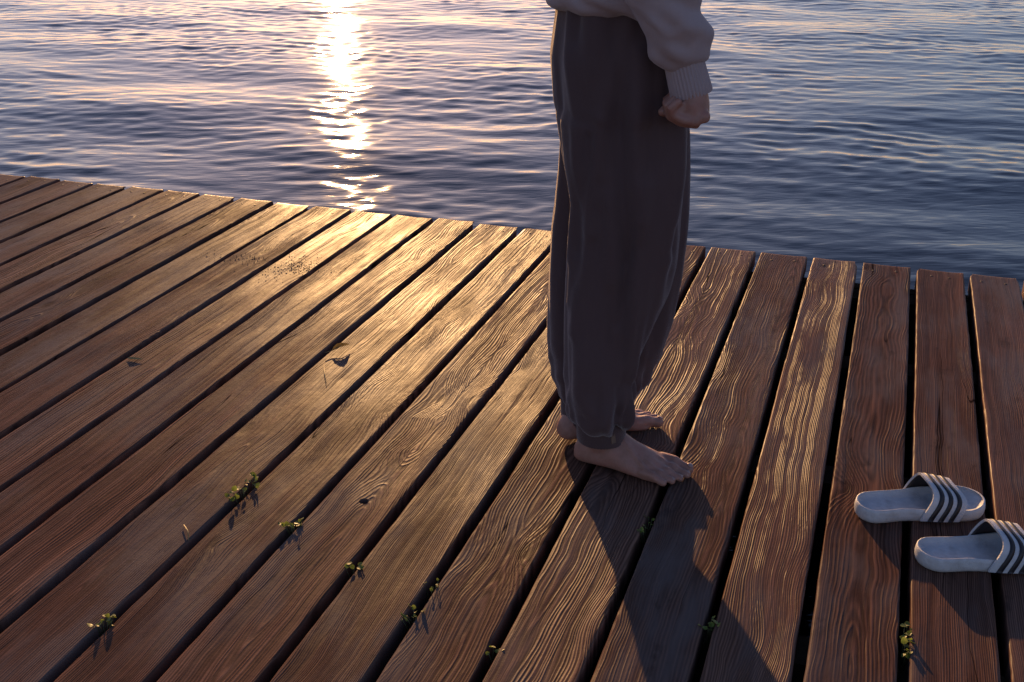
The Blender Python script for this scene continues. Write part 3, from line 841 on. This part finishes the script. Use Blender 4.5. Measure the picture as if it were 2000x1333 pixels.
# ------------------------------------------------------------------ weeds in the gaps
def leaf_mesh(seed):
    r = random.Random(seed); v = [(0, 0, 0)]; f = []
    n = 10; rad = .0062
    for i in range(n):
        a = 2*math.pi*i/n; rr = rad * (1 + .09*math.cos(3*a) + r.uniform(-.07, .07))
        v.append((rad*.9 + rr*math.cos(a), rr*.95*math.sin(a), .0012*math.cos(2*a) + r.uniform(-.0006, .0006)))
    v[0] = (rad*.9, 0, -.0008)
    for i in range(n): f.append((0, 1 + i, 1 + (i+1) % n))
    me = bpy.data.meshes.new('leaf'); me.from_pydata(v, [], f); me.materials.append(M_leaf); me.shade_smooth()
    return me
LEAFS = [leaf_mesh(i) for i in range(5)]
def weed(x, y, n, spread_, hgt, label, size=1.0, seed=0):
    r = random.Random(seed)
    root = empty('weed', (x, y, -PLANK_T)); tag(root, label, 'weed', 'weeds growing in the deck gaps')
    g = Geo()
    for i in range(n):
        px, py = r.uniform(-.006, .006), r.uniform(-spread_, spread_)
        top = Vector((px + r.uniform(-.010, .010), py + r.uniform(-.008, .008), PLANK_T + hgt * r.uniform(-.5, 1.0)))
        b = Vector((px * .4, py * .6, 0)); m_ = (b + top) / 2 + Vector((r.uniform(-.003, .003), r.uniform(-.003, .003), .004))
        g.tube([b, m_, top], [.0008, .0007, .0005], 5, False)
        lf = bpy.data.objects.new('leaf', LEAFS[r.randrange(5)]); link(lf, root)
        lf.location = top; lf.scale = [size * r.uniform(.6, 1.15)] * 3
        lf.rotation_euler = (r.uniform(-.7, .7), r.uniform(-.8, .5), r.uniform(0, 6.28))
    g.build('stem', M_stem, root)
    return root
WEEDS = [(-1.047, -1.650, 14, .045, .018, 'longest clump of small green weeds in a gap left of the knot hole', 1.0),
         (-.901, -1.735, 10, .016, .014, 'yellow-green weed clump in the gap just left below the knot hole', .95),
         (-.746, -1.815, 5, .010, .012, 'small weed with two bright leaves in the gap below the knot hole', 1.1),
         (-.604, -1.822, 4, .010, .012, 'thin weed sprig at the upper end of the gap left of the long shadow', .6),
         (-.604, -1.900, 7, .018, .004, 'low weed clump deep in the gap left of the long shadow', .8),
         (-1.046, -2.075, 8, .016, .010, 'weed clump near the lower left corner of the deck', .9),
         (-.311, -1.540, 7, .026, .000, 'dim weeds in the shaded gap below the near foot', .8),
         (-.162, -1.780, 7, .014, .000, 'dim weed clump in the gap at the bottom of the long shadow', 1.0),
         (.126, -1.725, 13, .034, .010, 'leafy green weed clump in the gap below the slide sandals', 1.0),
         (-.458, -1.945, 3, .012, -.006, 'faint weed low in the gap at the bottom centre of the deck', 1.0)]
for q, (x, y, n, sp_, h, lab, sz) in enumerate(WEEDS): weed(x, y, int(n * 1.6), sp_, h * .6, lab, sz * .85, 100 + q)

# fallen leaf, straw, crumbs
def fallen_leaf():
    root = empty('fallen_leaf', (-1.163, -1.026, .0035), R(62)); tag(root, 'dry yellow fallen leaf lying at a gap left of the person', 'leaf'); root.scale = (.8, .8, .8)
    v, f = [], []; n, m = 14, 7
    for i in range(n + 1):
        t = i / n; w = .0105 * math.sin(math.pi * t ** .85) ** .9
        for j in range(m):
            s = -1 + 2*j/(m-1)
            v.append(((t - .5) * .066, s * w, .0015 + .0070 * abs(s) ** 1.4 * math.sin(math.pi*t) + .004 * math.sin(t * 3.1) + .0005 * math.sin(t*30 + s)))
    for i in range(n):
        for j in range(m - 1): f.append((i*m + j, (i+1)*m + j, (i+1)*m + j + 1, i*m + j + 1))
    mesh_obj('blade', v, f, M_dry, root)
    g = Geo(); g.tube([(-.055, .002, .002), (-.033, 0, .0012), (0, 0, .0045), (.030, 0, .002)], [.0008, .0009, .0007, .0004], 6, False); g.build('stalk', M_straw, root)
fallen_leaf()
def stalk(pts, label, r=.0009):
    g = Geo(); g.tube(pts, [r*1.2, r, r*.8][:len(pts)] if len(pts) <= 3 else [r]*len(pts), 6, False)
    o = g.build('dry_stalk', M_straw); tag(o, label, 'stalk', 'dry stalks lying on the planks'); return o
stalk([(-1.160, -1.12, .003), (-1.135, -1.165, .0015), (-1.110, -1.205, .001)], 'thin dry stalk trailing below the fallen leaf', .0007)
stalk([(-1.085, -1.800, .002), (-1.066, -1.816, .004), (-1.050, -1.838, .0015)], 'short yellow straw beside a gap at the lower left', .0009)
g = Geo(); g.rings([[(-.022, -.002, 0), (-.022, .002, 0), (-.022, .001, .001)], [(-.008, -.005, 0), (-.008, .005, 0), (-.008, .001, .006)], [(.010, -.004, 0), (.010, .004, 0), (.010, 0, .004)], [(.026, -.001, 0), (.026, .001, 0), (.026, 0, .001)]])
o = g.build('wood_splinter', M_straw, None, False); o.location = (-1.597, -1.227, .0005); o.rotation_euler = (0, 0, R(10)); o.scale = (.8, .7, .6); tag(o, 'pale wood splinter at a plank edge on the left', 'splinter')
def crumbs():
    bm = bmesh.new(); r = random.Random(5)
    for (cx, cy, sx, sy, n) in ((-1.555, -.53, .035, .040, 150), (-1.565, -.60, .05, .05, 30), (-1.73, -.53, .045, .022, 60)):
        for i in range(n):
            x, y = r.gauss(cx, sx), r.gauss(cy, sy)
            if min(abs(x - q) for q in GAPS) < .011: continue
            s = r.uniform(.0007, .0021)
            bmesh.ops.create_icosphere(bm, subdivisions=1, radius=s, matrix=Matrix.Translation((x, y, s*.3)) @ Matrix.Rotation(r.uniform(0, 6), 4, 'Z') @ Matrix.Diagonal((1.3, .8, .6, 1)))
    me = bpy.data.meshes.new('dirt_crumbs'); bm.to_mesh(me); bm.free(); me.materials.append(M_dirt)
    tag(link(bpy.data.objects.new('dirt_crumbs', me)), 'dark dirt crumbs scattered on two planks left of the person', 'dirt', kind='stuff')
crumbs()
